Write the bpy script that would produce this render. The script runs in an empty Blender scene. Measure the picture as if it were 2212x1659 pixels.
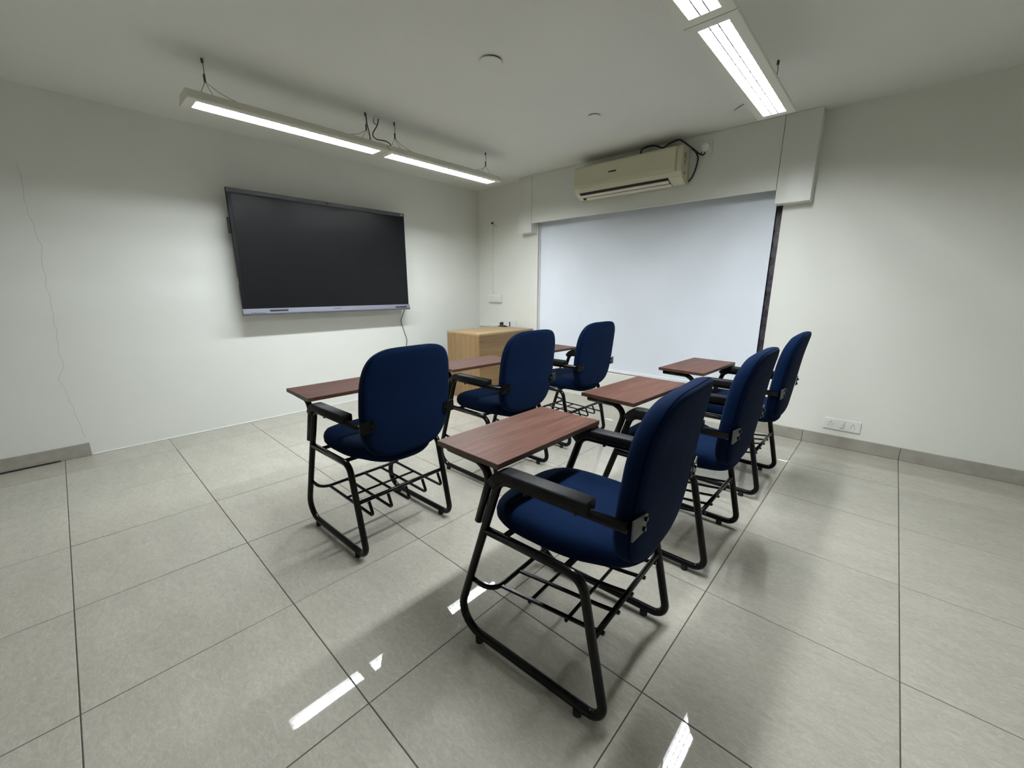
import bpy, bmesh, math, random
from mathutils import Vector, Matrix
random.seed(7)
scn = bpy.context.scene
COL = scn.collection

# ------------------------------------------------------------------ camera, world, exposure
YAW, PITCH, ROLL = 2.31325, -0.22869, 0.00124
CAM = Vector((3.39695, 0.16045, 1.23736))
fw = Vector((math.cos(PITCH) * math.cos(YAW), math.cos(PITCH) * math.sin(YAW), math.sin(PITCH)))
rt = fw.cross(Vector((0, 0, 1))).normalized()
up = rt.cross(fw)
r2 = rt * math.cos(ROLL) + up * math.sin(ROLL)
u2 = -rt * math.sin(ROLL) + up * math.cos(ROLL)
cd = bpy.data.cameras.new('camera')
cd.sensor_width = 36.0
cd.lens = 882.35 / 2212 * 36.0
cd.clip_start = 0.02
cam = bpy.data.objects.new('camera', cd)
M = Matrix((r2, u2, -fw)).transposed().to_4x4()
M.translation = CAM
cam.matrix_world = M
COL.objects.link(cam)
scn.camera = cam

w = bpy.data.worlds.new('world')
scn.world = w
w.use_nodes = True
w.node_tree.nodes['Background'].inputs[0].default_value = (0.02, 0.02, 0.022, 1)
scn.view_settings.view_transform = 'Standard'
scn.view_settings.look = 'None'
scn.view_settings.exposure = 0.0
scn.view_settings.gamma = 1.0
scn.view_settings.use_curve_mapping = False
TUBE_POWER = 184.0

# ------------------------------------------------------------------ room numbers (metres)
T = 0.6                      # floor tile
XW, YB, XR, YR, ZC = -0.936, 4.2, 4.8, -1.8, 2.514


# ------------------------------------------------------------------ material helpers
def new_mat(name):
    m = bpy.data.materials.new(name)
    m.use_nodes = True
    nt = m.node_tree
    return m, nt, nt.nodes['Principled BSDF']


def plain(name, col, rough=0.5, metal=0.0, spec=0.5, bump=0.0, bscale=200.0, coat=0.0, vary=0.0, vscale=3.0):
    m, nt, b = new_mat(name)
    b.inputs['Base Color'].default_value = (*col, 1)
    b.inputs['Roughness'].default_value = rough
    b.inputs['Metallic'].default_value = metal
    b.inputs['Specular IOR Level'].default_value = spec
    b.inputs['Coat Weight'].default_value = coat
    tc = nt.nodes.new('ShaderNodeTexCoord')
    if bump:
        n = nt.nodes.new('ShaderNodeTexNoise')
        n.inputs['Scale'].default_value = bscale
        n.inputs['Detail'].default_value = 3
        bp = nt.nodes.new('ShaderNodeBump')
        bp.inputs['Strength'].default_value = bump
        bp.inputs['Distance'].default_value = 0.002
        nt.links.new(tc.outputs['Object'], n.inputs['Vector'])
        nt.links.new(n.outputs['Fac'], bp.inputs['Height'])
        nt.links.new(bp.outputs['Normal'], b.inputs['Normal'])
    if vary:
        n = nt.nodes.new('ShaderNodeTexNoise')
        n.inputs['Scale'].default_value = vscale
        n.inputs['Detail'].default_value = 4
        r = nt.nodes.new('ShaderNodeValToRGB')
        r.color_ramp.elements[0].position = 0.3
        r.color_ramp.elements[1].position = 0.7
        r.color_ramp.elements[0].color = (*[c * (1 - vary) for c in col], 1)
        r.color_ramp.elements[1].color = (*[min(1, c * (1 + vary)) for c in col], 1)
        nt.links.new(tc.outputs['Object'], n.inputs['Vector'])
        nt.links.new(n.outputs['Fac'], r.inputs['Fac'])
        nt.links.new(r.outputs['Color'], b.inputs['Base Color'])
    return m


def wood(name, c0, c1, scale, rough=0.35, spec=0.5):
    """grain: noise stretched by the per-axis scale"""
    m, nt, b = new_mat(name)
    tc = nt.nodes.new('ShaderNodeTexCoord')
    mp = nt.nodes.new('ShaderNodeMapping')
    mp.inputs['Scale'].default_value = scale
    n = nt.nodes.new('ShaderNodeTexNoise')
    n.inputs['Scale'].default_value = 1.0
    n.inputs['Detail'].default_value = 6
    n.inputs['Roughness'].default_value = 0.65
    n.inputs['Distortion'].default_value = 0.4
    r = nt.nodes.new('ShaderNodeValToRGB')
    r.color_ramp.elements[0].position = 0.32
    r.color_ramp.elements[1].position = 0.68
    r.color_ramp.elements[0].color = (*c0, 1)
    r.color_ramp.elements[1].color = (*c1, 1)
    nt.links.new(tc.outputs['Object'], mp.inputs['Vector'])
    nt.links.new(mp.outputs['Vector'], n.inputs['Vector'])
    nt.links.new(n.outputs['Fac'], r.inputs['Fac'])
    nt.links.new(r.outputs['Color'], b.inputs['Base Color'])
    b.inputs['Roughness'].default_value = rough
    b.inputs['Specular IOR Level'].default_value = spec
    return m


def fabric(name, col):
    m, nt, b = new_mat(name)
    tc = nt.nodes.new('ShaderNodeTexCoord')
    n = nt.nodes.new('ShaderNodeTexNoise')
    n.inputs['Scale'].default_value = 420
    n.inputs['Detail'].default_value = 2
    n2 = nt.nodes.new('ShaderNodeTexNoise')
    n2.inputs['Scale'].default_value = 9
    n2.inputs['Detail'].default_value = 3
    mx = nt.nodes.new('ShaderNodeMath')
    mx.operation = 'MULTIPLY_ADD'
    mx.inputs[1].default_value = 0.25
    r = nt.nodes.new('ShaderNodeValToRGB')
    r.color_ramp.elements[0].position = 0.3
    r.color_ramp.elements[1].position = 0.95
    r.color_ramp.elements[0].color = (*[c * 0.7 for c in col], 1)
    r.color_ramp.elements[1].color = (*[c * 1.35 for c in col], 1)
    bp = nt.nodes.new('ShaderNodeBump')
    bp.inputs['Strength'].default_value = 0.35
    bp.inputs['Distance'].default_value = 0.001
    bp2 = nt.nodes.new('ShaderNodeBump')
    bp2.inputs['Strength'].default_value = 0.25
    bp2.inputs['Distance'].default_value = 0.012
    L = nt.links.new
    L(tc.outputs['Object'], n.inputs['Vector'])
    L(tc.outputs['Object'], n2.inputs['Vector'])
    L(n2.outputs['Fac'], mx.inputs[0])
    L(n.outputs['Fac'], mx.inputs[2])
    L(mx.outputs[0], r.inputs['Fac'])
    L(r.outputs['Color'], b.inputs['Base Color'])
    L(n2.outputs['Fac'], bp2.inputs['Height'])
    L(n.outputs['Fac'], bp.inputs['Height'])
    L(bp2.outputs['Normal'], bp.inputs['Normal'])
    L(bp.outputs['Normal'], b.inputs['Normal'])
    b.inputs['Roughness'].default_value = 0.9
    b.inputs['Specular IOR Level'].default_value = 0.06
    b.inputs['Sheen Weight'].default_value = 0.03
    b.inputs['Sheen Roughness'].default_value = 0.4
    b.inputs['Sheen Tint'].default_value = (0.25, 0.4, 0.9, 1)
    return m


def tile_mat():
    m, nt, b = new_mat('polished_porcelain')
    L = nt.links.new
    tc = nt.nodes.new('ShaderNodeTexCoord')
    oi = nt.nodes.new('ShaderNodeObjectInfo')
    ad = nt.nodes.new('ShaderNodeVectorMath')
    ad.operation = 'MULTIPLY_ADD'
    ad.inputs[1].default_value = (1, 1, 1)
    sc = nt.nodes.new('ShaderNodeVectorMath')
    sc.operation = 'SCALE'
    sc.inputs['Scale'].default_value = 37.0
    cb = nt.nodes.new('ShaderNodeCombineXYZ')
    L(oi.outputs['Random'], cb.inputs[0])
    L(oi.outputs['Random'], cb.inputs[1])
    L(cb.outputs[0], sc.inputs[0])
    L(tc.outputs['Object'], ad.inputs[0])
    L(sc.outputs[0], ad.inputs[2])
    mp = nt.nodes.new('ShaderNodeMapping')
    mp.inputs['Scale'].default_value = (1.0, 2.2, 1)
    L(ad.outputs[0], mp.inputs['Vector'])
    # fine flecks
    n1 = nt.nodes.new('ShaderNodeTexNoise')
    n1.inputs['Scale'].default_value = 26
    n1.inputs['Detail'].default_value = 8
    n1.inputs['Roughness'].default_value = 0.7
    n1.inputs['Distortion'].default_value = 1.2
    # broad clouds
    n2 = nt.nodes.new('ShaderNodeTexNoise')
    n2.inputs['Scale'].default_value = 3.5
    n2.inputs['Detail'].default_value = 3
    # thin light veins
    n3 = nt.nodes.new('ShaderNodeTexNoise')
    n3.inputs['Scale'].default_value = 11
    n3.inputs['Detail'].default_value = 5
    n3.inputs['Distortion'].default_value = 2.5
    for n in (n1, n2, n3):
        L(mp.outputs['Vector'], n.inputs['Vector'])
    r1 = nt.nodes.new('ShaderNodeValToRGB')
    r1.color_ramp.elements[0].position = 0.3
    r1.color_ramp.elements[1].position = 0.72
    r1.color_ramp.elements[0].color = (0.345, 0.322, 0.275, 1)
    r1.color_ramp.elements[1].color = (0.425, 0.402, 0.347, 1)
    L(n1.outputs['Fac'], r1.inputs['Fac'])
    r3 = nt.nodes.new('ShaderNodeValToRGB')
    e = r3.color_ramp.elements
    e[0].position = 0.47
    e[0].color = (0, 0, 0, 1)
    e[1].position = 0.53
    e[1].color = (0, 0, 0, 1)
    k = e.new(0.5)
    k.color = (1, 1, 1, 1)
    L(n3.outputs['Fac'], r3.inputs['Fac'])
    mv = nt.nodes.new('ShaderNodeMix')
    mv.data_type = 'RGBA'
    mv.inputs[7].default_value = (0.54, 0.52, 0.465, 1)
    fm = nt.nodes.new('ShaderNodeMath')
    fm.operation = 'MULTIPLY'
    fm.inputs[1].default_value = 0.32
    L(r3.outputs['Color'], fm.inputs[0])
    L(fm.outputs[0], mv.inputs[0])
    L(r1.outputs['Color'], mv.inputs[6])
    r2_ = nt.nodes.new('ShaderNodeMapRange')
    r2_.inputs[1].default_value = 0.3
    r2_.inputs[2].default_value = 0.7
    r2_.inputs[3].default_value = 0.95
    r2_.inputs[4].default_value = 1.05
    L(n2.outputs['Fac'], r2_.inputs[0])
    tv = nt.nodes.new('ShaderNodeMapRange')
    tv.inputs[3].default_value = 0.97
    tv.inputs[4].default_value = 1.03
    L(oi.outputs['Random'], tv.inputs[0])
    mm = nt.nodes.new('ShaderNodeMath')
    mm.operation = 'MULTIPLY'
    L(r2_.outputs[0], mm.inputs[0])
    L(tv.outputs[0], mm.inputs[1])
    vs = nt.nodes.new('ShaderNodeVectorMath')
    vs.operation = 'SCALE'
    L(mv.outputs[2], vs.inputs[0])
    L(mm.outputs[0], vs.inputs['Scale'])
    L(vs.outputs[0], b.inputs['Base Color'])
    b.inputs['Roughness'].default_value = 0.018
    b.inputs['Specular IOR Level'].default_value = 0.5
    return m


def emit(name, col, strength):
    m, nt, b = new_mat(name)
    b.inputs['Base Color'].default_value = (0.8, 0.8, 0.8, 1)
    b.inputs['Emission Color'].default_value = (*col, 1)
    b.inputs['Emission Strength'].default_value = strength
    return m


def wall_mat(name, col):
    m = plain(name, col, rough=0.6, spec=0.3, bump=0.12, bscale=60, vary=0.018, vscale=1.6)
    return m


MAT = dict(
    wall=wall_mat('wall_paint', (0.735, 0.735, 0.675)),
    wall_tv=wall_mat('wall_paint_cool', (0.735, 0.745, 0.70)),
    ceiling=wall_mat('ceiling_paint', (0.74, 0.74, 0.69)),
    valance=plain('valance_laminate', (0.70, 0.71, 0.655), rough=0.4, spec=0.4, vary=0.015),
    grout=plain('dark_grout', (0.05, 0.045, 0.038), rough=0.9, vary=0.4, vscale=20),
    tile=tile_mat(),
    base=plain('skirting_tile', (0.335, 0.315, 0.27), rough=0.3, vary=0.1, vscale=14),
    fabric=fabric('navy_fabric', (0.0009, 0.0062, 0.0235)),
    seam=plain('navy_seam', (0.0008, 0.002, 0.008), rough=1.0, spec=0.0),
    black=plain('black_powder_coat', (0.002, 0.002, 0.0022), rough=0.24, spec=0.2),
    pad=plain('black_moulded_plastic', (0.0045, 0.0045, 0.005), rough=0.55, spec=0.2, bump=0.15, bscale=500),
    rubber=plain('black_rubber', (0.01, 0.01, 0.01), rough=0.8),
    plate_grey=plain('grey_steel', (0.085, 0.083, 0.078), rough=0.5, metal=0.2),
    board=wood('walnut_laminate', (0.036, 0.0125, 0.0072), (0.112, 0.047, 0.031), (60, 3.2, 30), rough=0.45, spec=0.24),
    board_edge=wood('walnut_edge_band', (0.04, 0.017, 0.009), (0.075, 0.034, 0.02), (30, 30, 60), rough=0.4),
    oak_v=wood('oak_vertical', (0.20, 0.118, 0.047), (0.31, 0.195, 0.086), (34, 34, 1.6), rough=0.45),
    oak_h=wood('oak_horizontal', (0.165, 0.094, 0.035), (0.275, 0.168, 0.07), (26, 1.3, 26), rough=0.45),
    oak_top=wood('oak_top', (0.29, 0.19, 0.088), (0.38, 0.255, 0.123), (26, 1.3, 26), rough=0.4),
    lamp_white=plain('lamp_enamel', (0.70, 0.69, 0.60), rough=0.4, vary=0.03),
    reflector=plain('lamp_reflector', (0.55, 0.55, 0.53), rough=0.3, spec=0.5),
    reflector_top=plain('lamp_reflector_top', (0.8, 0.8, 0.78), rough=0.5),
    blade=plain('louvre_aluminium', (0.45, 0.46, 0.47), rough=0.4),
    spine=plain('louvre_spine', (0.22, 0.225, 0.23), rough=0.5),
    tube=emit('fluorescent_tube', (0.93, 0.985, 1.02), TUBE_POWER),
    wire=plain('steel_wire', (0.10, 0.10, 0.10), rough=0.4, metal=0.7),
    cable=plain('grey_cable', (0.07, 0.07, 0.065), rough=0.6),
    cable_black=plain('black_cable', (0.008, 0.008, 0.008), rough=0.45),
    tv_dark=plain('display_plastic', (0.006, 0.006, 0.008), rough=0.45, spec=0.2),
    tv_screen=plain('display_glass', (0.0058, 0.0063, 0.0072), rough=0.3, spec=0.22),
    tv_grey=plain('display_top_bar', (0.075, 0.077, 0.083), rough=0.5, spec=0.2),
    tv_silver=plain('display_silver', (0.165, 0.17, 0.215), rough=0.45, spec=0.3),
    ac=plain('aged_cream_plastic', (0.58, 0.56, 0.40), rough=0.22, spec=0.5),
    ac_light=plain('cream_louvre', (0.66, 0.60, 0.49), rough=0.4),
    dark=plain('dark_gap', (0.006, 0.006, 0.006), rough=0.8),
    badge=plain('badge_dark', (0.02, 0.02, 0.035), rough=0.4),
    sticker_grey=plain('sticker_grey', (0.28, 0.28, 0.24), rough=0.6, vary=0.5, vscale=90),
    sticker_teal=plain('sticker_teal', (0.03, 0.14, 0.15), rough=0.5),
    white_plastic=plain('white_plastic', (0.74, 0.74, 0.70), rough=0.35),
    socket_hole=plain('socket_hole', (0.02, 0.018, 0.015), rough=0.7),
    blind=plain('blind_fabric', (0.745, 0.785, 0.845), rough=0.8, spec=0.2, vary=0.02, vscale=2.2),
    blind_bar=plain('blind_bar', (0.80, 0.81, 0.83), rough=0.4),
    chain=plain('blind_cord', (0.82, 0.82, 0.80), rough=0.5),
    winframe=plain('window_film', (0.05, 0.045, 0.055), rough=0.4, vary=0.9, vscale=25),
    crack=plain('plaster_crack', (0.42, 0.42, 0.39), rough=0.9),
    chrome=plain('screw_steel', (0.45, 0.45, 0.45), rough=0.3, metal=0.9),
)


# ------------------------------------------------------------------ object helpers
def link(name, me, mat, parent=None, smooth=False):
    o = bpy.data.objects.new(name, me)
    COL.objects.link(o)
    if mat is not None and not me.materials:
        me.materials.append(MAT[mat] if isinstance(mat, str) else mat)
    if parent is not None:
        o.parent = parent
    if smooth:
        for p in me.polygons:
            p.use_smooth = True
    return o


def obj(name, bm, mat, parent=None, smooth=False):
    bmesh.ops.recalc_face_normals(bm, faces=bm.faces)
    me = bpy.data.meshes.new(name)
    bm.to_mesh(me)
    bm.free()
    return link(name, me, mat, parent, smooth)


def tag(o, label, cat, group=None):
    o['label'] = label
    o['category'] = cat
    if group:
        o['group'] = group
    return o


def thing(name, label, cat, loc=(0, 0, 0), rz=0.0, group=None):
    o = bpy.data.objects.new(name, None)
    o.empty_display_size = 0.1
    COL.objects.link(o)
    o.location = loc
    o.rotation_euler = (0, 0, rz)
    return tag(o, label, cat, group)


def struct(o):
    o['kind'] = 'structure'
    return o


def add_box(bm, x0, x1, y0, y1, z0, z1):
    vs = [bm.verts.new((x, y, z)) for z in (z0, z1) for y in (y0, y1) for x in (x0, x1)]
    for f in ((0, 2, 3, 1), (4, 5, 7, 6), (0, 1, 5, 4), (2, 6, 7, 3), (0, 4, 6, 2), (1, 3, 7, 5)):
        bm.faces.new([vs[i] for i in f])
    return vs


def box(name, x0, x1, y0, y1, z0, z1, mat, parent=None, bevel=0.0, seg=2):
    bm = bmesh.new()
    add_box(bm, x0, x1, y0, y1, z0, z1)
    if bevel:
        bmesh.ops.recalc_face_normals(bm, faces=bm.faces)
        bmesh.ops.bevel(bm, geom=bm.edges[:], offset=bevel, segments=seg, affect='EDGES', profile=0.5)
    return obj(name, bm, mat, parent)


def add_cyl(bm, p0, p1, r, n=12, r1=None):
    p0, p1 = Vector(p0), Vector(p1)
    r1 = r if r1 is None else r1
    d = (p1 - p0).normalized()
    a = d.orthogonal().normalized()
    b = d.cross(a)
    A = [bm.verts.new(p0 + (a * math.cos(t) + b * math.sin(t)) * r) for t in [2 * math.pi * i / n for i in range(n)]]
    B = [bm.verts.new(p1 + (a * math.cos(t) + b * math.sin(t)) * r1) for t in [2 * math.pi * i / n for i in range(n)]]
    for i in range(n):
        bm.faces.new((A[i], A[(i + 1) % n], B[(i + 1) % n], B[i]))
    bm.faces.new(A[::-1])
    bm.faces.new(B)


def cyl(name, p0, p1, r, mat, parent=None, n=14, r1=None):
    bm = bmesh.new()
    add_cyl(bm, p0, p1, r, n, r1)
    return obj(name, bm, mat, parent)


def fillet(pts, radii, n=6):
    """round the corners of a polyline"""
    pts = [Vector(p) for p in pts]
    out = [pts[0]]
    for i in range(1, len(pts) - 1):
        p, a, b = pts[i], pts[i - 1], pts[i + 1]
        u, v = (a - p).normalized(), (b - p).normalized()
        ang = u.angle(v)
        t = min(radii[i] / math.tan(ang / 2), 0.49 * min((a - p).length, (b - p).length) if False else 9)
        s, e = p + u * t, p + v * t
        c = p + (u + v).normalized() * (radii[i] / math.sin(ang / 2))
        q0, q1 = s - c, e - c
        tot = q0.angle(q1)
        ax = q0.cross(q1).normalized()
        for k in range(n + 1):
            out.append(c + Matrix.Rotation(tot * k / n, 3, ax) @ q0)
    out.append(pts[-1])
    return out


def smooth_path(pts, n=6):
    """Catmull-Rom through the points"""
    P = [Vector(p) for p in pts]
    P = [2 * P[0] - P[1]] + P + [2 * P[-1] - P[-2]]
    out = []
    for i in range(1, len(P) - 2):
        for k in range(n):
            t = k / n
            a, b, c, d = P[i - 1], P[i], P[i + 1], P[i + 2]
            out.append(0.5 * ((2 * b) + (c - a) * t + (2 * a - 5 * b + 4 * c - d) * t * t + (3 * b - a - 3 * c + d) * t ** 3))
    out.append(P[-2])
    return out


def add_sweep(bm, path, section, up0=None):
    """sweep a closed 2-D section along a path, parallel transport"""
    path = [Vector(p) for p in path]
    n = len(path)
    tang = []
    for i in range(n):
        a = path[max(i - 1, 0)]
        b = path[min(i + 1, n - 1)]
        tang.append((b - a).normalized())
    u = Vector(up0) if up0 is not None else tang[0].orthogonal()
    rings = []
    for i in range(n):
        t = tang[i]
        u = (u - t * u.dot(t)).normalized()
        v = t.cross(u)
        rings.append([bm.verts.new(path[i] + u * s[0] + v * s[1]) for s in section])
    m = len(section)
    for i in range(n - 1):
        for j in range(m):
            bm.faces.new((rings[i][j], rings[i][(j + 1) % m], rings[i + 1][(j + 1) % m], rings[i + 1][j]))
    bm.faces.new(rings[0][::-1])
    bm.faces.new(rings[-1])


def circ(r, n=10):
    return [(r * math.cos(2 * math.pi * i / n), r * math.sin(2 * math.pi * i / n)) for i in range(n)]


def rrect(a, b, c):
    """half sizes a (up) and b (side) with corner c"""
    out = []
    for sx, sy, a0 in ((1, 1, 0), (-1, 1, 90), (-1, -1, 180), (1, -1, 270)):
        for k in range(4):
            t = math.radians(a0 + 30 * k)
            out.append((sx * (a - c) + c * math.cos(t), sy * (b - c) + c * math.sin(t)))
    return out


def tube(name, path, r, mat, parent=None, n=10, up0=None):
    bm = bmesh.new()
    add_sweep(bm, path, circ(r, n), up0)
    o = obj(name, bm, mat, parent, True)
    return o


def copy_tree(o, parent=None):
    c = o.copy()
    COL.objects.link(c)
    c.parent = parent
    for ch in list(o.children):
        copy_tree(ch, c)
    return c


# ================================================================== THE ROOM
# ---- floor: grout bed with one object per tile
floor = struct(box('floor', XW - 0.1, XR + 0.1, YR - 0.1, YB + 0.15, -0.08, -0.0018, 'grout'))
J = 0.0016                     # half joint
bmf = bmesh.new()
add_box(bmf, -T / 2 + J, T / 2 - J, -T / 2 + J, T / 2 - J, -0.009, 0.0)
bmesh.ops.recalc_face_normals(bmf, faces=bmf.faces)
bmesh.ops.bevel(bmf, geom=[e for e in bmf.edges if all(abs(v.co.z) < 1e-6 for v in e.verts)], offset=0.0012, segments=1, affect='EDGES')
tile_me = bpy.data.meshes.new('tile')
bmf.to_mesh(tile_me)
bmf.free()
ix0, ix1, iy0, iy1 = -1, int(round(XR / T)), int(round(YR / T)), 7
for i in range(ix0 - 1, ix1):
    for j in range(iy0, iy1):
        if i < ix0:            # the cut row against the display wall
            x0, x1 = XW, ix0 * T
            bm = bmesh.new()
            add_box(bm, x0 - (x0 + x1) / 2, (x1 - x0) / 2 - J, -T / 2 + J, T / 2 - J, -0.009, 0)
            if j > iy0:
                o = link('tile', cut_me, None, floor)
                bm.free()
            else:
                o = obj('tile', bm, 'tile', floor)
                cut_me = o.data
            o.location = ((x0 + x1) / 2, (j + 0.5) * T, 0)
        else:
            o = link('tile', tile_me, 'tile', floor)
            o.location = ((i + 0.5) * T, (j + 0.5) * T, 0)
        o.rotation_euler = (random.gauss(0, 0.0007), random.gauss(0, 0.0007), 0)

# ---- ceiling and walls
struct(box('ceiling', XW - 0.1, XR + 0.1, YR - 0.1, YB + 0.15, ZC, ZC + 0.1, 'ceiling'))
wall_tv = struct(box('wall_left', XW - 0.1, XW, YR - 0.1, YB + 0.15, -0.08, ZC, 'wall_tv'))
struct(box('wall_right', XR, XR + 0.1, YR - 0.1, YB + 0.15, -0.08, ZC, 'wall'))
struct(box('wall_rear', XW, XR, YR - 0.1, YR, -0.08, ZC, 'wall'))
WX0, WX1, WZ0, WZ1 = 0.112, 2.626, 0.321, 2.3
bm = bmesh.new()
add_box(bm, XW, WX0, YB, YB + 0.15, -0.08, ZC)
add_box(bm, WX1, XR, YB, YB + 0.15, -0.08, ZC)
add_box(bm, WX0, WX1, YB, YB + 0.15, -0.08, WZ0)
add_box(bm, WX0, WX1, YB, YB + 0.15, WZ1, ZC)
wall_back = struct(obj('wall_back', bm, 'wall'))

# window behind the roller blind: dark frame and panes
win = struct(box('window_1', WX0, WX1, YB + 0.10, YB + 0.14, WZ0, WZ1, 'winframe'))
for k in range(3):
    a = WX0 + 0.05 + k * 0.815
    box('pane', a, a + 0.765, YB + 0.094, YB + 0.099, WZ0 + 0.05, WZ1 - 0.05, 'tv_screen', win)
# dark film on the right reveal, chipped
box('reveal_film', WX1 - 0.004, WX1 - 0.0005, YB + 0.001, YB + 0.099, WZ0 + 0.002, WZ1 - 0.002, 'winframe', win)

# skirting on the back wall (tiles) and the short piece on the display wall
bb = struct(bpy.data.objects.new('baseboard_back', None))
COL.objects.link(bb)
for (a, b) in ((2.63, 2.9985), (3.0015, 3.5985), (3.6015, 4.1985), (4.2015, 4.79)):
    box('skirting_tile', a, b, YB - 0.012, YB - 0.0005, 0.0005, 0.096, 'base', bb, bevel=0.0015, seg=1)
struct(box('baseboard_left', XW + 0.0005, XW + 0.012, YR + 0.01, 0.142, 0.0005, 0.1, 'base', None, bevel=0.0015, seg=1))
# thin painted cove where the skirting is missing
bm = bmesh.new()
add_sweep(bm, [(XW + 0.002, 0.15, 0.004), (XW + 0.002, YB - 0.01, 0.004)], circ(0.0055, 8))
struct(obj('trim_1', bm, 'wall_tv'))
# hairline crack in the display wall plaster
cr = [(0.129, 2.03), (0.121, 1.725), (0.143, 1.522), (0.121, 1.246), (0.122, 1.024), (0.098, 0.764), (0.115, 0.694), (0.071, 0.606), (0.093, 0.492), (0.109, 0.312), (0.128, 0.106)]
pts = []
for a, b in zip(cr[:-1], cr[1:]):
    n = max(2, int(abs(a[1] - b[1]) / 0.035))
    for k in range(n):
        t = k / n
        pts.append((XW + 0.0003, a[0] + (b[0] - a[0]) * t + random.uniform(-0.006, 0.006), a[1] + (b[1] - a[1]) * t))
bm = bmesh.new()
add_sweep(bm, pts, [(0.0004, 0.0008), (-0.0004, 0.0008), (-0.0004, -0.0008), (0.0004, -0.0008)], (1, 0, 0))
obj('plaster_crack', bm, 'crack', wall_tv)

# ---- valance boxing over the window
val = thing('window_valance', 'white boxed valance over the roller blind, with deeper end blocks', 'valance', (1.35, 4.2, 1.89))


def vbox(name, x0, x1, y0, y1, z0, z1, mat='valance', bevel=0.0015):
    return box(name, x0 - 1.35, x1 - 1.35, y0 - 4.2, y1 - 4.2, z0 - 1.89, z1 - 1.89, mat, val, bevel, 1)


vbox('front_panel', 0.1015, 2.582, 4.09, 4.108, 1.992, ZC - 0.001)
vbox('end_block', -0.095, 0.0985, 4.088, 4.1995, 1.893, ZC - 0.001)
vbox('end_block', 2.5855, 2.815, 4.088, 4.1995, 1.888, ZC - 0.001)

# ---- roller blind
bl = thing('roller_blind', 'pale blue-white roller blind drawn down over the window', 'blind', (1.375, 4.235, 0.333))
bm = bmesh.new()
NX, NZ = 40, 24
bx0, bx1, bz0, bz1 = 0.118, 2.572, 0.358, 2.2
shell = []
for off in (0.0, 0.0015):
    grid = [[None] * (NZ + 1) for _ in range(NX + 1)]
    for i in range(NX + 1):
        for j in range(NZ + 1):
            x = bx0 + (bx1 - bx0) * i / NX
            z = bz0 + (bz1 - bz0) * j / NZ
            y = 0.0015 * math.sin(x * 3.1 + z) + 0.001 * math.sin(x * 9 + 1.7 * z)
            grid[i][j] = bm.verts.new((x - 1.375, y + off, z - 0.333))
    shell.append(grid)
ga, gb = shell
for i in range(NX):
    for j in range(NZ):
        bm.faces.new((ga[i][j], ga[i + 1][j], ga[i + 1][j + 1], ga[i][j + 1]))
        bm.faces.new((gb[i][j], gb[i][j + 1], gb[i + 1][j + 1], gb[i + 1][j]))
for i in range(NX):
    bm.faces.new((ga[i][0], gb[i][0], gb[i + 1][0], ga[i + 1][0]))
    bm.faces.new((ga[i][NZ], ga[i + 1][NZ], gb[i + 1][NZ], gb[i][NZ]))
for j in range(NZ):
    bm.faces.new((ga[0][j], ga[0][j + 1], gb[0][j + 1], gb[0][j]))
    bm.faces.new((ga[NX][j], gb[NX][j], gb[NX][j + 1], ga[NX][j + 1]))
obj('blind_fabric', bm, 'blind', bl)
bm = bmesh.new()
add_sweep(bm, [(bx0 - 1.375, 0, 0.012), (bx1 - 1.375, 0, 0.012)], rrect(0.017, 0.008, 0.006), (0, 0, 1))
obj('bottom_bar', bm, 'blind_bar', bl, True)
cyl('roller_tube', (bx0 - 1.375, 0.012, 1.88), (bx1 - 1.375, 0.012, 1.88), 0.022, 'blind_bar', bl)
tube('operating_cord', smooth_path([(-1.249, -0.016, 1.72), (-1.248, -0.016, 1.0), (-1.246, -0.016, 0.35)]), 0.004, 'chain', bl, 8)


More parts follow.
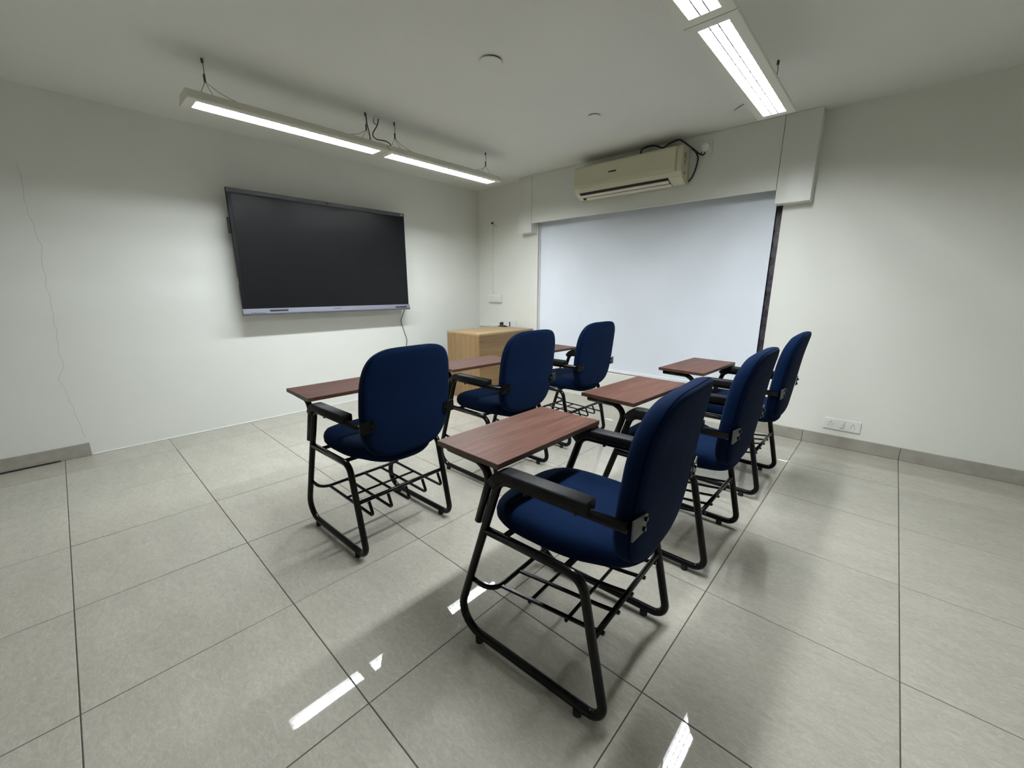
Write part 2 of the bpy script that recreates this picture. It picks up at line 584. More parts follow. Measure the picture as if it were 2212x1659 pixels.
# ================================================================== LAMPS
def make_lamp():
    L, W, OL, OW = 1.235, 0.205, 1.14, 0.118
    root = thing('linear_ceiling_lamp', 'x', 'lamp', (0, 0, 2.26), 0, 'suspended louvred fluorescent lamps')
    hl, hw, ol, ow = L / 2, W / 2, OL / 2, OW / 2
    bm = bmesh.new()

    def ring(x, y, z):
        return [bm.verts.new(p) for p in ((-x, -y, z), (x, -y, z), (x, y, z), (-x, y, z))]

    a = ring(ow, ol, 0.0)
    b = ring(hw - 0.004, hl, 0.0)
    c = ring(hw, hl, 0.006)
    c2 = ring(hw - 0.004, hl, 0.016)
    d = ring(hw - 0.034, hl - 0.002, 0.054)
    e = ring(ow, ol, 0.046)
    for p, q in ((a, b), (b, c), (c, c2), (c2, d)):
        for k in range(4):
            bm.faces.new((p[k], p[(k + 1) % 4], q[(k + 1) % 4], q[k]))
    bm.faces.new(d)
    obj('housing', bm, 'lamp_white', root)
    bm = bmesh.new()
    for (x0, y0, x1, y1) in ((-ow, -ol, ow, -ol), (ow, -ol, ow, ol), (ow, ol, -ow, ol), (-ow, ol, -ow, -ol)):
        bm.faces.new([bm.verts.new(p) for p in ((x0, y0, 0.0005), (x1, y1, 0.0005), (x1 * 0.96, y1 * 0.998, 0.047), (x0 * 0.96, y0 * 0.998, 0.047))])
    obj('reflector', bm, 'reflector', root)
    box('reflector_plate', -ow, ow, -ol, ol, 0.047, 0.049, 'reflector_top', root)
    for x in (-0.034, 0.0, 0.034):
        bm = bmesh.new()
        add_sweep(bm, [(x, -ol + 0.03, 0.031), (x, ol - 0.03, 0.031)], [(a * 0.0055, b * 0.0125) for a, b in circ(1.0, 12)], (0, 0, 1))
        obj('lamp_tube', bm, 'tube', root)
    for x in (-0.017, 0.017):
        box('louvre_spine', x - 0.0026, x + 0.0026, -ol, ol, 0.0012, 0.0030, 'spine', root)
    nb = 19
    bmb = bmesh.new()
    vs = [bmb.verts.new(p) for p in ((-ow, 0.0018, 0.008), (ow, 0.0018, 0.008), (ow, -0.0018, 0.008), (-ow, -0.0018, 0.008),
                                     (-ow, 0.0005, 0.002), (ow, 0.0005, 0.002), (ow, -0.0005, 0.002), (-ow, -0.0005, 0.002))]
    for f in ((0, 1, 2, 3), (4, 7, 6, 5), (0, 4, 5, 1), (2, 6, 7, 3), (0, 3, 7, 4), (1, 5, 6, 2)):
        bmb.faces.new([vs[i] for i in f])
    bmesh.ops.recalc_face_normals(bmb, faces=bmb.faces)
    me = bpy.data.meshes.new('louvre_blade')
    bmb.to_mesh(me)
    bmb.free()
    for k in range(nb):
        o = link('louvre_blade', me, 'blade', root)
        o.location = (0, -ol + OL * (k + 0.5) / nb, 0)
    # suspension: hook at the ceiling, ferrule and two splayed wires at each end
    for s in (-1, 1):
        yh = s * 0.498
        t = tube('suspension_wire', [(0, yh, ZC - 2.26 - 0.002), (0.003, yh + 0.002, 0.20), (0, yh, 0.15)], 0.0022, 'wire', root, 6)
        cyl('ferrule', (0, yh, 0.175), (0, yh, 0.135), 0.006, 'cable', t, 8)
        cyl('ceiling_hook', (0, yh, ZC - 2.26 - 0.0005), (0, yh, ZC - 2.26 - 0.022), 0.007, 'wire', t, 8)
        for dx, dy in ((-0.05, -0.035), (0.05, 0.02)):
            tube('splayed_wire', [(0, yh, 0.138), (dx, yh + dy, 0.05)], 0.0014, 'wire', root, 5)
        tube('splayed_wire', smooth_path([(0, yh, 0.138), (0.01, yh - s * 0.08, 0.09), (0.02, yh - s * 0.22, 0.055)]), 0.0014, 'wire', root, 5)
    return root


lamp0 = make_lamp()
lamps = [((0.278, 1.44), 'lit louvred lamp hung in front of the wall display, end farther from the window wall'),
         ((0.278, 2.68), 'lit louvred lamp in front of the wall display, end nearer the window wall'),
         ((2.695, 2.68), 'lit louvred lamp above the chairs whose far end meets the valance'),
         ((2.695, 1.44), 'lit louvred lamp above the chairs, cut off by the top of the picture')]
for i, ((x, y), lab) in enumerate(lamps):
    o = lamp0 if i == 0 else copy_tree(lamp0)
    o.location = (x, y, 2.26)
    o['label'] = lab
# feed cable and ceiling outlet between the two display-side lamps
ro = thing('ceiling_outlet', 'small cable outlet with bracket on the ceiling between two hanging lamps', 'outlet', (0.26, 2.05, ZC))
cyl('cover_ring', (0, 0, -0.0005), (0, 0, -0.006), 0.034, 'ceiling', ro, 20)
tube('bracket', fillet([(-0.02, -0.025, -0.006), (-0.02, -0.025, -0.035), (-0.005, -0.012, -0.05)], [0, 0.006, 0]), 0.003, 'cable', ro, 6)
o = tube('lamp_feed_cable', smooth_path([(0.262, 2.055, ZC - 0.007), (0.26, 2.044, 2.463), (0.26, 2.0, 2.389), (0.26, 2.03, 2.361), (0.262, 2.1, 2.366), (0.265, 2.142, 2.352), (0.268, 2.15, 2.318)]), 0.0045, 'cable', None, 8)
tag(o, 'grey feed cable looping from the ceiling outlet down to the hanging lamp', 'cable')
o = tube('lamp_feed_cable', smooth_path([(0.266, 1.95, ZC - 0.004), (0.27, 1.953, 2.44), (0.272, 1.966, 2.38), (0.27, 1.97, 2.316)]), 0.004, 'cable', None, 8)
tag(o, 'short grey cable dropping beside the suspension wire into the hanging lamp', 'cable')

# round plates and the loose wire on the ceiling
def disc(x, y, r, label, tilt):
    t = thing('ceiling_cover_plate', label, 'cover plate', (x, y, ZC))
    bm = bmesh.new()
    add_cyl(bm, (0, 0, -0.001), (0, 0, -0.0035), r * 0.96, 36)
    obj('shadow_gap', bm, 'dark', t)
    bm = bmesh.new()
    add_cyl(bm, (0, 0, -0.004), (0, 0, -0.009), r, 40, r * 0.97)
    p = obj('cover', bm, 'ceiling', t)
    p.rotation_euler = tilt
    return t


disc(1.475, 2.07, 0.066, 'larger round white cover plate on the ceiling, one edge hanging loose', (-0.012, 0.05, 0))
disc(1.509, 3.136, 0.045, 'small round white cover plate on the ceiling near the air conditioner', (0.004, 0.004, 0))
o = tube('ceiling_wire', [(2.32, 3.735, ZC - 0.002), (2.36, 3.70, ZC - 0.003), (2.41, 3.652, ZC - 0.008)], 0.0022, 'cable', None, 6)
tag(o, 'short loose wire end sticking out of the ceiling near the valance', 'wire')

# ================================================================== WALL DISPLAY
tvx = XW
tv = thing('wall_display', 'large dark interactive flat panel with silver lower bar on the wall', 'display', (tvx + 0.083, 2.086, 1.006))
tv.scale = (1, 0.979, 0.9775)


def tbox(name, x0, x1, y0, y1, z0, z1, mat, parent=None, bevel=0.0):
    return box(name, x0, x1, y0 - 2.125, y1 - 2.125, z0 - 1.0, z1 - 1.0, mat, parent or tv, bevel, 2)


tbox('wall_mount', -0.0825, 0.03, 1.75, 2.5, 1.35, 1.75, 'tv_dark')
tbox('rear_shell', 0.024, 0.04, 1.33, 2.92, 1.06, 2.02, 'tv_dark', None, 0.006)
body = tbox('bezel', 0.035, 0.064, 1.262, 2.988, 1.045, 2.069, 'tv_dark', None, 0.003)
tbox('screen', 0.0635, 0.0665, 1.293, 2.961, 1.073, 2.024, 'tv_screen')
top = tbox('top_bar', 0.052, 0.0685, 1.262, 2.988, 2.034, 2.071, 'tv_grey', None, 0.002)
tbox('camera_dot', 0.068, 0.0695, 2.10, 2.125, 2.046, 2.058, 'dark', top)
tbox('sticker', 0.068, 0.0692, 2.935, 2.975, 2.042, 2.062, 'sticker_grey', top)
# silver speaker bar: sloped front
bm = bmesh.new()
pr = [(0.035, 0.0), (0.072, 0.0), (0.083, 0.008), (0.083, 0.018), (0.069, 0.058), (0.035, 0.058)]
A = [bm.verts.new((p[0], 1.258 - 2.125, p[1])) for p in pr]
B = [bm.verts.new((p[0], 2.992 - 2.125, p[1])) for p in pr]
for k in range(6):
    bm.faces.new((A[k], A[(k + 1) % 6], B[(k + 1) % 6], B[k]))
bm.faces.new(A[::-1])
bm.faces.new(B)
bar = obj('speaker_bar', bm, 'tv_silver', tv)


def onbar(name, y0, y1, t0, t1, mat, d=0.0015):
    """thin plate lying on the sloped face; t runs 0..1 up the slope"""
    bm = bmesh.new()
    q = []
    for (y, t) in ((y0, t0), (y1, t0), (y1, t1), (y0, t1)):
        q.append((0.083 - 0.014 * t, y - 2.125, 0.018 + 0.04 * t))
    n = Vector((0.04, 0, 0.014)).normalized()
    lo = [bm.verts.new(Vector(p) + n * 0.0002) for p in q]
    hi = [bm.verts.new(Vector(p) + n * d) for p in q]
    bm.faces.new(hi)
    for k in range(4):
        bm.faces.new((lo[k], lo[(k + 1) % 4], hi[(k + 1) % 4], hi[k]))
    return obj(name, bm, mat, bar)


tbox('lower_lip', 0.070, 0.0842, 1.258, 2.992, 0.9985, 1.0125, 'tv_grey')
onbar('pen_slot', 1.475, 1.635, 0.30, 0.62, 'dark', 0.004)
onbar('port_cover', 2.80, 2.945, 0.12, 0.42, 'dark', 0.004)
onbar('brand_mark', 2.075, 2.155, 0.40, 0.58, 'tv_grey')
for k in range(5):
    onbar('button', 1.32 + k * 0.024, 1.334 + k * 0.024, 0.03, 0.14, 'tv_grey', 0.003)
tbox('wireless_module', 0.03, 0.055, 1.245, 1.262, 1.70, 1.83, 'tv_dark', None, 0.002)
tbox('side_label', 0.04, 0.05, 1.2605, 1.2617, 1.27, 1.33, 'white_plastic')
o = tube('display_cable', smooth_path([(XW + 0.12, 2.885, 1.004), (XW + 0.07, 2.89, 0.93), (XW + 0.008, 2.904, 0.852), (XW + 0.006, 2.955, 0.685), (XW + 0.007, 2.97, 0.623), (XW + 0.006, 2.957, 0.511), (XW + 0.006, 2.98, 0.34), (XW + 0.02, 3.09, 0.2), (XW + 0.03, 3.25, 0.26), (XW + 0.006, 3.35, 0.30)]), 0.0042, 'cable', None, 8)
tag(o, 'thin dark cable hanging down the wall below the display', 'cable')

# ================================================================== AIR CONDITIONER
ac = thing('air_conditioner', 'cream split air conditioner mounted on the valance', 'air conditioner', (1.35, 4.09, 2.135))
ax0, ax1 = 0.81 - 1.35, 1.895 - 1.35


def ac_profile(x0, x1, prof, name, mat, bevel=0.0):
    bm = bmesh.new()
    A = [bm.verts.new((x0, p[0], p[1])) for p in prof]
    B = [bm.verts.new((x1, p[0], p[1])) for p in prof]
    n = len(prof)
    for k in range(n):
        bm.faces.new((A[k], A[(k + 1) % n], B[(k + 1) % n], B[k]))
    bm.faces.new(A[::-1])
    bm.faces.new(B)
    if bevel:
        bmesh.ops.recalc_face_normals(bm, faces=bm.faces)
        bmesh.ops.bevel(bm, geom=bm.edges[:], offset=bevel, segments=2, affect='EDGES')
    return obj(name, bm, mat, ac)


# y is negative towards the room
ac_profile(ax0, ax1, [(-0.0005, 0.0), (-0.055, 0.0), (-0.148, 0.045), (-0.178, 0.085), (-0.178, 0.270), (-0.165, 0.285), (-0.0005, 0.285)], 'body', 'ac', 0.004)
ac_profile(ax0 + 0.012, ax1 - 0.05, [(-0.1785, 0.082), (-0.190, 0.086), (-0.197, 0.12), (-0.197, 0.268), (-0.186, 0.283), (-0.1785, 0.283)], 'front_panel', 'ac', 0.003)
# outlet: dark slot strips with light louvre between, lying on the sloped underside
sl0, sl1 = Vector((0, -0.148, 0.045)), Vector((0, -0.055, 0.0))
sd = (sl1 - sl0)
sn = Vector((0, sd.z, -sd.y)).normalized()
sn = sn if sn.z < 0 else -sn


def onslope(name, x0, x1, t0, t1, d0, d1, mat):
    bm = bmesh.new()
    c = []
    for d in (d0, d1):
        for (x, t) in ((x0, t0), (x1, t0), (x1, t1), (x0, t1)):
            c.append(bm.verts.new(Vector((x, 0, 0)) + sl0 + sd * t + sn * d))
    for f in ((0, 1, 2, 3), (4, 7, 6, 5), (0, 4, 5, 1), (1, 5, 6, 2), (2, 6, 7, 3), (3, 7, 4, 0)):
        bm.faces.new([c[i] for i in f])
    return obj(name, bm, mat, ac)


onslope('air_slot', ax0 + 0.05, ax1 - 0.12, -0.06, 0.97, 0.0003, 0.0018, 'dark')
onslope('louvre', ax0 + 0.055, ax1 - 0.125, 0.22, 0.56, 0.003, 0.009, 'ac_light')
onslope('louvre', ax0 + 0.09, ax1 - 0.115, 0.66, 1.02, 0.003, 0.008, 'ac_light')
bd = box('badge', 1.222 - 1.35, 1.29 - 1.35, -0.1985, -0.1971, 0.178, 0.192, 'badge', ac, 0.0005, 1)
cyl('badge_emblem', (1.213 - 1.35, -0.1971, 0.185), (1.213 - 1.35, -0.1984, 0.185), 0.0075, 'badge', ac, 16)
box('energy_label', ax1 + 0.0002, ax1 + 0.001, -0.135, -0.085, 0.185, 0.235, 'sticker_grey', ac)
for zz in (0.165, 0.14):
    cyl('side_sticker', (ax1 + 0.0002, -0.11, zz), (ax1 + 0.001, -0.11, zz), 0.010, 'sticker_grey' if zz < 0.15 else 'badge', ac, 14)
cyl('side_sticker', (ax1 + 0.0002, -0.105, 0.075), (ax1 + 0.001, -0.105, 0.075), 0.012, 'sticker_teal', ac, 14)
box('mounting_plate', ax0 + 0.15, ax1 - 0.02, -0.004, -0.0003, 0.286, 0.33, 'ac_light', ac)
# power plug and lead
pl = thing('power_outlet', 'white round-topped plug in a wall outlet beside the air conditioner', 'outlet', (2.02, 4.09, 2.40))
box('outlet_plate', -0.055, 0.055, -0.008, -0.0005, -0.05, 0.055, 'valance', pl, 0.002)
cyl('plug', (0.012, -0.0085, 0.0), (0.012, -0.05, -0.004), 0.032, 'white_plastic', pl, 24, 0.029)
cyl('switch_dot', (-0.03, -0.0082, -0.03), (-0.03, -0.0095, -0.03), 0.006, 'socket_hole', pl, 12)
o = tube('power_lead', smooth_path([(1.458, 4.03, 2.424), (1.463, 4.03, 2.482), (1.511, 4.03, 2.502), (1.591, 4.03, 2.496), (1.666, 4.03, 2.464), (1.719, 4.03, 2.484), (1.803, 4.03, 2.498), (1.84, 4.03, 2.478), (1.904, 4.035, 2.427), (1.95, 4.045, 2.387), (1.975, 4.05, 2.363), (2.008, 4.05, 2.343), (2.022, 4.05, 2.346), (2.03, 4.05, 2.359)]), 0.0062, 'cable_black', None, 8)
tag(o, 'black power lead looping over the top of the air conditioner to its plug', 'cable')
o = tube('drain_lead', smooth_path([(1.91, 4.062, 2.417), (1.952, 4.070, 2.372), (1.968, 4.071, 2.325), (1.957, 4.07, 2.25), (1.935, 4.068, 2.19), (1.905, 4.07, 2.155)]), 0.0062, 'cable_black', None, 8)
tag(o, 'black lead running down the right side of the air conditioner', 'cable')

# ================================================================== SMALL WALL FITTINGS
def five_pin(parent, x, z, y):
    for dx, dz, r in ((0, 0.016, 0.0036), (-0.009, 0.003, 0.0026), (0.009, 0.003, 0.0026), (-0.011, -0.011, 0.0028), (0.011, -0.011, 0.0028)):
        cyl('pin_hole', (x + dx, y - 0.0002, z + dz), (x + dx, y - 0.0012, z + dz), r, 'socket_hole', parent, 8)


so = thing('double_socket', 'white wall plate with two sockets and a switch just above the skirting', 'socket', (3.24, 4.2, 0.19))
box('plate', -0.116, 0.116, -0.010, -0.0005, -0.045, 0.045, 'white_plastic', so, 0.003)
for x in (-0.07, 0.07):
    m_ = box('socket_module', x - 0.033, x + 0.033, -0.0118, -0.0101, -0.034, 0.034, 'white_plastic', so, 0.0008, 1)
    five_pin(m_, x, 0.0, -0.0118)
box('switch_rocker', -0.013, 0.013, -0.017, -0.0101, -0.022, 0.024, 'white_plastic', so, 0.002)

sw = thing('switch_board', 'small white switch and socket plate on the wall above the wooden desk', 'switch', (-0.607, 4.2, 1.112))
box('plate', -0.118, 0.118, -0.030, -0.0005, -0.05, 0.05, 'white_plastic', sw, 0.002)
for k, x in enumerate((-0.078, -0.026, 0.026, 0.078)):
    box('switch_rocker', x - 0.02, x + 0.02, -0.036, -0.0301, -0.03, 0.03, 'valance', sw, 0.002, 1)
cd_ = thing('wall_conduit', 'thin white cable conduit running up the wall to a dark hole', 'conduit', (-0.66, 4.2, 1.165))
box('conduit', -0.010, 0.010, -0.014, -0.0005, 0.0, 0.90, 'valance', cd_, 0.001)
cyl('hole_grommet', (0.0, -0.0005, 0.915), (0, -0.014, 0.915), 0.014, 'socket_hole', cd_, 14)
tube('wire_stub', smooth_path([(0.01, -0.008, 0.91), (0.05, -0.012, 0.885), (0.085, -0.006, 0.865)]), 0.002, 'cable', cd_, 6)

tr = thing('cable_trunking', 'white cable trunking running from the corner to the desk socket', 'trunking', (-0.75, 4.2, 0.725))
box('trunk_run', -0.184, 0.17, -0.018, -0.0005, 0.0, 0.028, 'white_plastic', tr, 0.002)
box('trunk_riser', -0.184, -0.166, -0.018, -0.0005, 0.0285, 0.10, 'white_plastic', tr, 0.002)
ds = thing('desk_socket', 'white socket plate with a black plug on the wall behind the wooden desk', 'socket', (-0.40, 4.2, 0.78))
box('plate', -0.175, 0.175, -0.014, -0.0005, -0.05, 0.05, 'white_plastic', ds, 0.003)
cyl('plug', (-0.075, -0.0145, 0.0), (-0.075, -0.05, -0.002), 0.024, 'cable_black', ds, 18, 0.02)
box('socket_module', -0.015, 0.04, -0.0165, -0.0142, -0.034, 0.034, 'white_plastic', ds, 0.001, 1)
box('switch_rocker', 0.055, 0.072, -0.02, -0.0142, -0.038, 0.03, 'badge', ds, 0.001, 1)
box('socket_module', 0.09, 0.155, -0.0165, -0.0142, -0.034, 0.034, 'white_plastic', ds, 0.001, 1)

# ================================================================== DESK
dk = thing('teacher_desk', 'boxy oak-finish desk standing in the corner', 'desk', (-0.115, 3.62, 0))
dx0, dx1, dy0, dy1, dz = -0.275, 0.275, -0.455, 0.455, 0.76
box('desk_top', dx0, dx1, dy0, dy1, dz - 0.02, dz, 'oak_top', dk, 0.001, 1)
box('side_panel', dx0 + 0.001, dx1 - 0.019, dy0 + 0.001, dy0 + 0.02, 0.0, dz - 0.0203, 'oak_v', dk, 0.001, 1)
box('side_panel', dx0 + 0.001, dx1 - 0.019, dy1 - 0.02, dy1 - 0.001, 0.0, dz - 0.0203, 'oak_v', dk, 0.001, 1)
box('front_panel', dx1 - 0.0185, dx1 - 0.001, dy0 + 0.001, dy1 - 0.001, 0.0, dz - 0.0203, 'oak_h', dk, 0.001, 1)
box('inner_shelf', dx0 + 0.01, dx1 - 0.02, dy0 + 0.0205, dy1 - 0.0205, 0.40, 0.418, 'oak_top', dk)
dt = thing('desk_tray', 'small black oval dish-like device lying at the rear of the wooden desk', 'device', (-0.315, 4.03, 0.76))
bm = bmesh.new()
bmesh.ops.create_uvsphere(bm, u_segments=24, v_segments=10, radius=1.0)
for v in bm.verts:
    v.co = Vector((v.co.x * 0.085, v.co.y * 0.035, max(0.0, v.co.z) * 0.016))
bmesh.ops.remove_doubles(bm, verts=bm.verts, dist=1e-5)
obj('body', bm, 'tv_dark', dt, True)
cyl('button', (0.03, 0, 0.0125), (0.03, 0, 0.018), 0.012, 'dark', dt, 14)

# cable on the floor by the left skirting
o = tube('floor_cable', smooth_path([(XW + 0.02, -0.9, 0.006), (XW + 0.03, -0.55, 0.006), (XW + 0.022, -0.3, 0.006), (XW + 0.018, -0.12, 0.006), (XW + 0.016, -0.02, 0.006)]), 0.005, 'cable_black', None, 8)
tag(o, 'black cable lying on the floor along the left skirting', 'cable')


# ================================================================== CHAIRS
def pillow(name, outline, rings, place, mat, parent):
    """rings: (scale, depth) from the front pole over the rim to the back pole; place(u, v, d) -> point"""
    bm = bmesh.new()
    N = len(outline)
    rows = []
    for s, d in rings:
        if s == 0:
            rows.append([bm.verts.new(place(0, 0, d))])
        else:
            rows.append([bm.verts.new(place(u * s, v * s, d)) for u, v in outline])
    for a, b in zip(rows[:-1], rows[1:]):
        for k in range(N):
            k2 = (k + 1) % N
            if len(a) == 1:
                bm.faces.new((a[0], b[k], b[k2]))
            elif len(b) == 1:
                bm.faces.new((a[k], a[k2], b[0]))
            else:
                bm.faces.new((a[k], a[k2], b[k2], b[k]))
    return obj(name, bm, mat, parent, True)


def back_f(z, l):
    return -0.100 - 0.11 * (z - 0.6) - 0.35 * max(0.0, z - 0.78) ** 2 + 0.25 * l * l


def superell(a, b0, b1, n0, n1, N=56):
    out = []
    for k in range(N):
        t = 2 * math.pi * k / N
        c, s = math.cos(t), math.sin(t)
        n = n1 if s >= 0 else n0
        u = a * math.copysign(abs(c) ** (2 / n), c)
        v = (b1 if s >= 0 else b0) * math.copysign(abs(s) ** (2 / n), s)
        out.append((u, v))
    return out


def make_chair():
    R = 0.0146
    root = thing('tablet_chair', 'x', 'chair', (0, 0, 0), 0, 'navy tablet chairs in two rows')
    # local axes: x forward, y left, z up
    prof = [(-0.118, 0.665), (0.300, 0.665), (0.512, 0.033), (-0.093, 0.033), (0.000, 0.4655), (0.366, 0.4655)]
    rad = [0, 0.05, 0.085, 0.045, 0.055, 0]
    for s in (1, -1):
        path = fillet([(f, 0.25 * s, z) for f, z in prof], rad, 7)
        tube('side_frame', path, R, 'black', root, 10, (0, 1, 0))
        for f in (0.40, -0.005):
            cyl('foot', (f, 0.25 * s, 0.0), (f, 0.25 * s, 0.024), 0.0145, 'rubber', root, 12)
        # moulded arm pad wrapping over the front bend
        pp = fillet([(-0.015, 0.25 * s, 0.688), (0.285, 0.25 * s, 0.688), (0.318, 0.25 * s, 0.650)], [0, 0.05, 0], 6)
        bm = bmesh.new()
        add_sweep(bm, pp, rrect(0.0175, 0.027, 0.0075), (0, 0, 1))
        pad = obj('arm_pad', bm, 'pad', root, True)
        for f in (0.03, 0.20):
            cyl('pad_screw', (f, 0.25 * s, 0.655), (f, 0.25 * s, 0.6445), 0.006, 'black', pad, 8)
        # steel plate holding the backrest to the arm tube
        bm = bmesh.new()
        pts2 = [(0.258, 0.637), (0.258, 0.693), (0.196, 0.693), (0.189, 0.686), (0.189, 0.646), (0.198, 0.637)]
        def ff(l, z):
            return (back_f(z, l) - 0.0395 if l < 0.22 else -0.131)
        A = [bm.verts.new((ff(l, z) - 0.001, l * s, z)) for l, z in pts2]
        B = [bm.verts.new((ff(l, z) - 0.005, l * s, z)) for l, z in pts2]
        bm.faces.new(A)
        bm.faces.new(B[::-1])
        for k in range(6):
            bm.faces.new((A[k], A[(k + 1) % 6], B[(k + 1) % 6], B[k]))
        bp = obj('mounting_plate', bm, 'black', root)
        for z in (0.651, 0.680):
            l = 0.204
            f = back_f(z, l) - 0.0445
            cyl('bolt', (f, l * s, z), (f - 0.007, l * s, z), 0.0065, 'black', bp, 6)
    # seat
    oc, ol = superell(0.226, 0.281, 0.250, 2.6, 3.2), None
    def seat_pt(u, v, d):      # u sideways, v forward
        f = 0.172 + v
        drop = 0.9 * max(0.0, f - 0.30) ** 2 * 1.5
        dish = -0.006 * (1 - min(1.0, (u / 0.2) ** 2)) * (1 if d > 0.3 else 0)
        rear = 0.030 * max(0.0, -f / 0.12) ** 1.3
        return (f, u, 0.470 - rear - (0.018 if d < 0.02 else 0.0) * max(0.0, 1 - (u / 0.226) ** 2) + d * 0.084 - drop * (0.6 if d > 0.3 else 0.3) + dish)
    pillow('seat', oc, [(0, 1.0), (0.35, 1.0), (0.65, 0.99), (0.84, 0.95), (0.93, 0.85), (0.98, 0.66), (1.0, 0.45), (0.995, 0.2), (0.96, 0.04), (0.85, 0.0), (0.4, 0.0), (0, 0.0)], seat_pt, 'fabric', root)
    for f in (0.06, 0.29):
        tube('seat_bearer', [(f, -0.245, 0.464), (f, 0.245, 0.464)], 0.010, 'black', root, 8)
    # backrest
    ob = superell(0.236, 0.238, 0.272, 3.5, 4.6, 72)
    zc = 0.722
    def back_pt(u, v, d):
        z = zc + v
        taper = 1.0 - 0.07 * max(0.0, v / 0.272) ** 2 - 0.03 * max(0, -v / 0.238)
        l = u * taper
        return (back_f(z, l) + d, l, z - d * 0.11)
    br = pillow('backrest', ob, [(0, 0.040), (0.4, 0.040), (0.68, 0.0385), (0.85, 0.034), (0.94, 0.025), (0.985, 0.012), (1.0, -0.004), (0.998, -0.017), (0.985, -0.027), (0.955, -0.0345), (0.90, -0.0375), (0.7, -0.0388), (0.4, -0.039), (0, -0.039)], back_pt, 'fabric', root)
    sp = [back_pt(u * 0.988, v * 0.988, -0.0255) for u, v in ob]
    bm = bmesh.new()
    sp = [Vector(p) for p in sp]
    add_sweep(bm, sp + [sp[0]], circ(0.0011, 5))
    obj('seam', bm, 'seam', br, True)
    # book rack
    zr = 0.232
    fb_path = fillet([(0.437, 0.246, zr + 0.012), (0.34, 0.244, zr), (0.34, -0.244, zr), (0.437, -0.246, zr + 0.012)], [0, 0.055, 0.055, 0], 6)
    tube('rack_front_bar', fb_path, 0.0085, 'black', root, 8, (0, 0, 1))
    tube('rack_rear_bar', [(-0.040, -0.25, 0.287), (-0.040, 0.25, 0.287)], 0.0095, 'black', root, 8)
    rp = fillet([(0.338, 0, zr), (-0.085, 0, zr - 0.012), (-0.055, 0, 0.284)], [0, 0.01, 0], 3)
    bm = bmesh.new()
    add_sweep(bm, rp, rrect(0.0042, 0.0066, 0.002), (0, 0, 1))
    rod = obj('rack_rod', bm, 'black', root)
    bm = bmesh.new()
    add_sweep(bm, [(0.338, 0, zr), (0.02, 0, zr + 0.034), (-0.052, 0, 0.2765)], rrect(0.0042, 0.0066, 0.002), (0, 0, 1))
    bmesh.ops.recalc_face_normals(bm, faces=bm.faces)
    straight = bpy.data.meshes.new('rack_rod_straight')
    bm.to_mesh(straight)
    bm.free()
    straight.materials.append(MAT['black'])
    root['_rod'] = straight.name
    for k in range(1, 5):
        r_ = link('rack_rod', rod.data, None, root)
        r_.location = (0, -0.2 + 0.1 * (k - 1), 0)
    rod.location = (0, 0.2, 0)
    cb = tube('rack_cross_bar', [(0.215, -0.203, zr - 0.0085), (0.215, 0.203, zr - 0.0085)], 0.006, 'black', root, 8)
    cb2 = tube('rack_cross_bar', [(0.075, -0.203, zr - 0.0125), (0.075, 0.203, zr - 0.0125)], 0.006, 'black', root, 8)
    # writing board with carrier
    bd = box('writing_board', -0.145, 0.145, -0.285, 0.285, -0.009, 0.009, 'board', root, 0.001, 1)
    bd.location = (0.405, -0.008, 0.7235)
    bd.rotation_euler = (0, 0, math.radians(-3.2))
    for nm, (x0, x1, y0, y1) in dict(a=(-0.1458, -0.1451, -0.285, 0.285), b=(0.1451, 0.1458, -0.285, 0.285), c=(-0.145, 0.145, 0.2851, 0.2858), d=(-0.145, 0.145, -0.2858, -0.2851)).items():
        box('edge_band', x0, x1, y0, y1, -0.0088, 0.0082, 'board_edge', bd)
    cp = fillet([(0.391, 0.252, 0.490), (0.331, 0.252, 0.676), (0.395, 0.244, 0.7005), (0.545, 0.232, 0.7005)], [0, 0.05, 0.03, 0], 6)
    tube('board_carrier', cp, R * 0.95, 'black', root, 10, (0, 1, 0))
    box('carrier_plate', 0.30, 0.545, 0.215, 0.25, 0.7115, 0.7143, 'black', root)
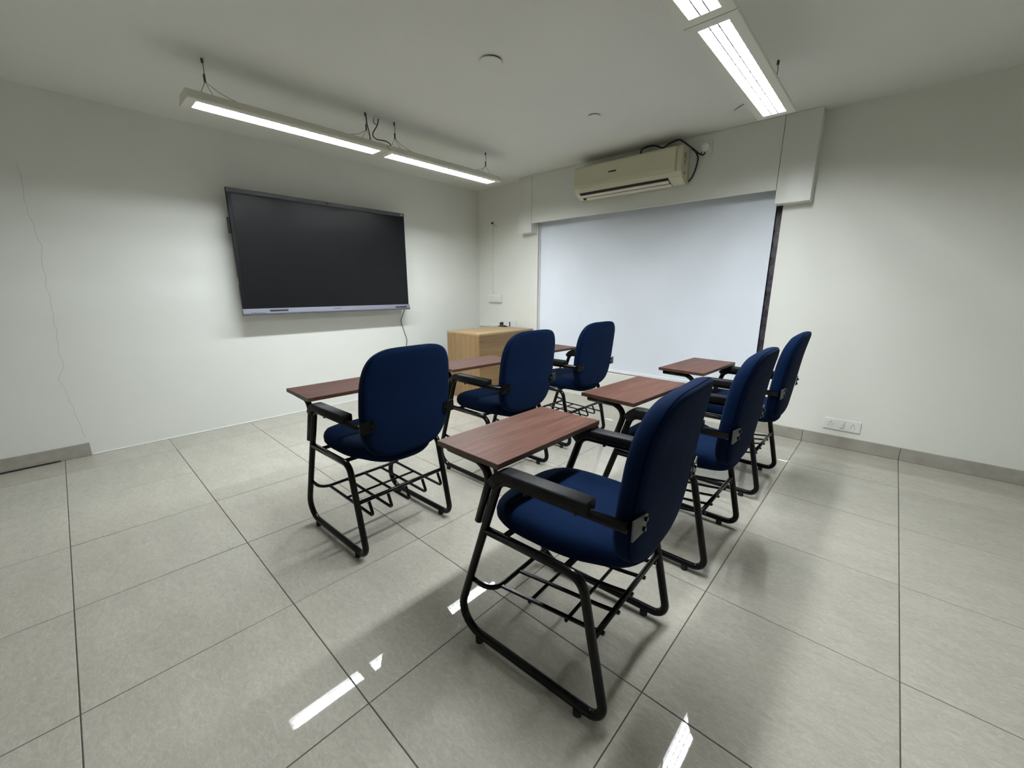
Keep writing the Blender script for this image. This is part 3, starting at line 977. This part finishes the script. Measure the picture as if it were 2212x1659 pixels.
    hg = box('board_hinge', 0.24, 0.345, -0.275, -0.228, 0.7055, 0.7143, 'black', root, 0.002, 1)
    cyl('hinge_knob', (0.285, -0.292, 0.708), (0.285, -0.275, 0.708), 0.0085, 'black', hg, 10)
    return root


chair0 = make_chair()
grp = 'navy tablet chairs in two rows'
chairs = [
    # x, y, heading, grey plates, both cross bars, label
    (2.8695, 1.256, 183.0, True, True, 'navy tablet chair nearest the camera, with book rack seen from above'),
    (1.696, 1.173, 181.8, False, False, 'navy tablet chair standing alone at left, below the wall display'),
    (1.660, 2.079, 179.6, False, False, 'navy tablet chair in the middle of the left row, in front of the oak desk'),
    (1.610, 2.945, 179.0, False, True, 'navy tablet chair at the window end of the left row, against the blind'),
    (2.875, 2.131, 180.0, True, False, 'navy tablet chair directly behind the nearest one, middle of the right row'),
    (2.877, 3.054, 180.2, True, True, 'navy tablet chair at the far right, closest to the plain wall and its socket plate'),
]
roots = [chair0]
for _ in chairs[1:]:
    roots.append(copy_tree(chair0))
for o, (x, y, h, grey, both, lab) in zip(roots, chairs):
    o.location = (x, y, 0)
    o.rotation_euler = (0, 0, math.radians(h))
    o['label'] = lab
grey_me = {}
straight = bpy.data.meshes[chair0['_rod']]
for o, c in zip(roots, chairs):
    bars = [p for p in o.children if p.name.startswith('rack_cross_bar')]
    if not c[4]:
        extra = max(bars, key=lambda p: -p.data.vertices[0].co.x)
        keep = min(bars, key=lambda p: -p.data.vertices[0].co.x)
        bpy.data.objects.remove(extra, do_unlink=True)
        keep.location = (-0.05, 0, 0)
    del o['_rod']
    if c[3]:
        for p in o.children:
            if p.name.startswith('rack_rod'):
                p.data = straight
            if p.name.startswith('rack_cross_bar'):
                f0 = p.data.vertices[0].co.x + p.location.x
                p.location.z = 0.106 * (0.338 - f0)
            if p.name.startswith('mounting_plate'):
                if p.data.name not in grey_me:
                    m2 = p.data.copy()
                    m2.materials.clear()
                    m2.materials.append(MAT['plate_grey'])
                    grey_me[p.data.name] = m2
                p.data = grey_me[p.data.name]
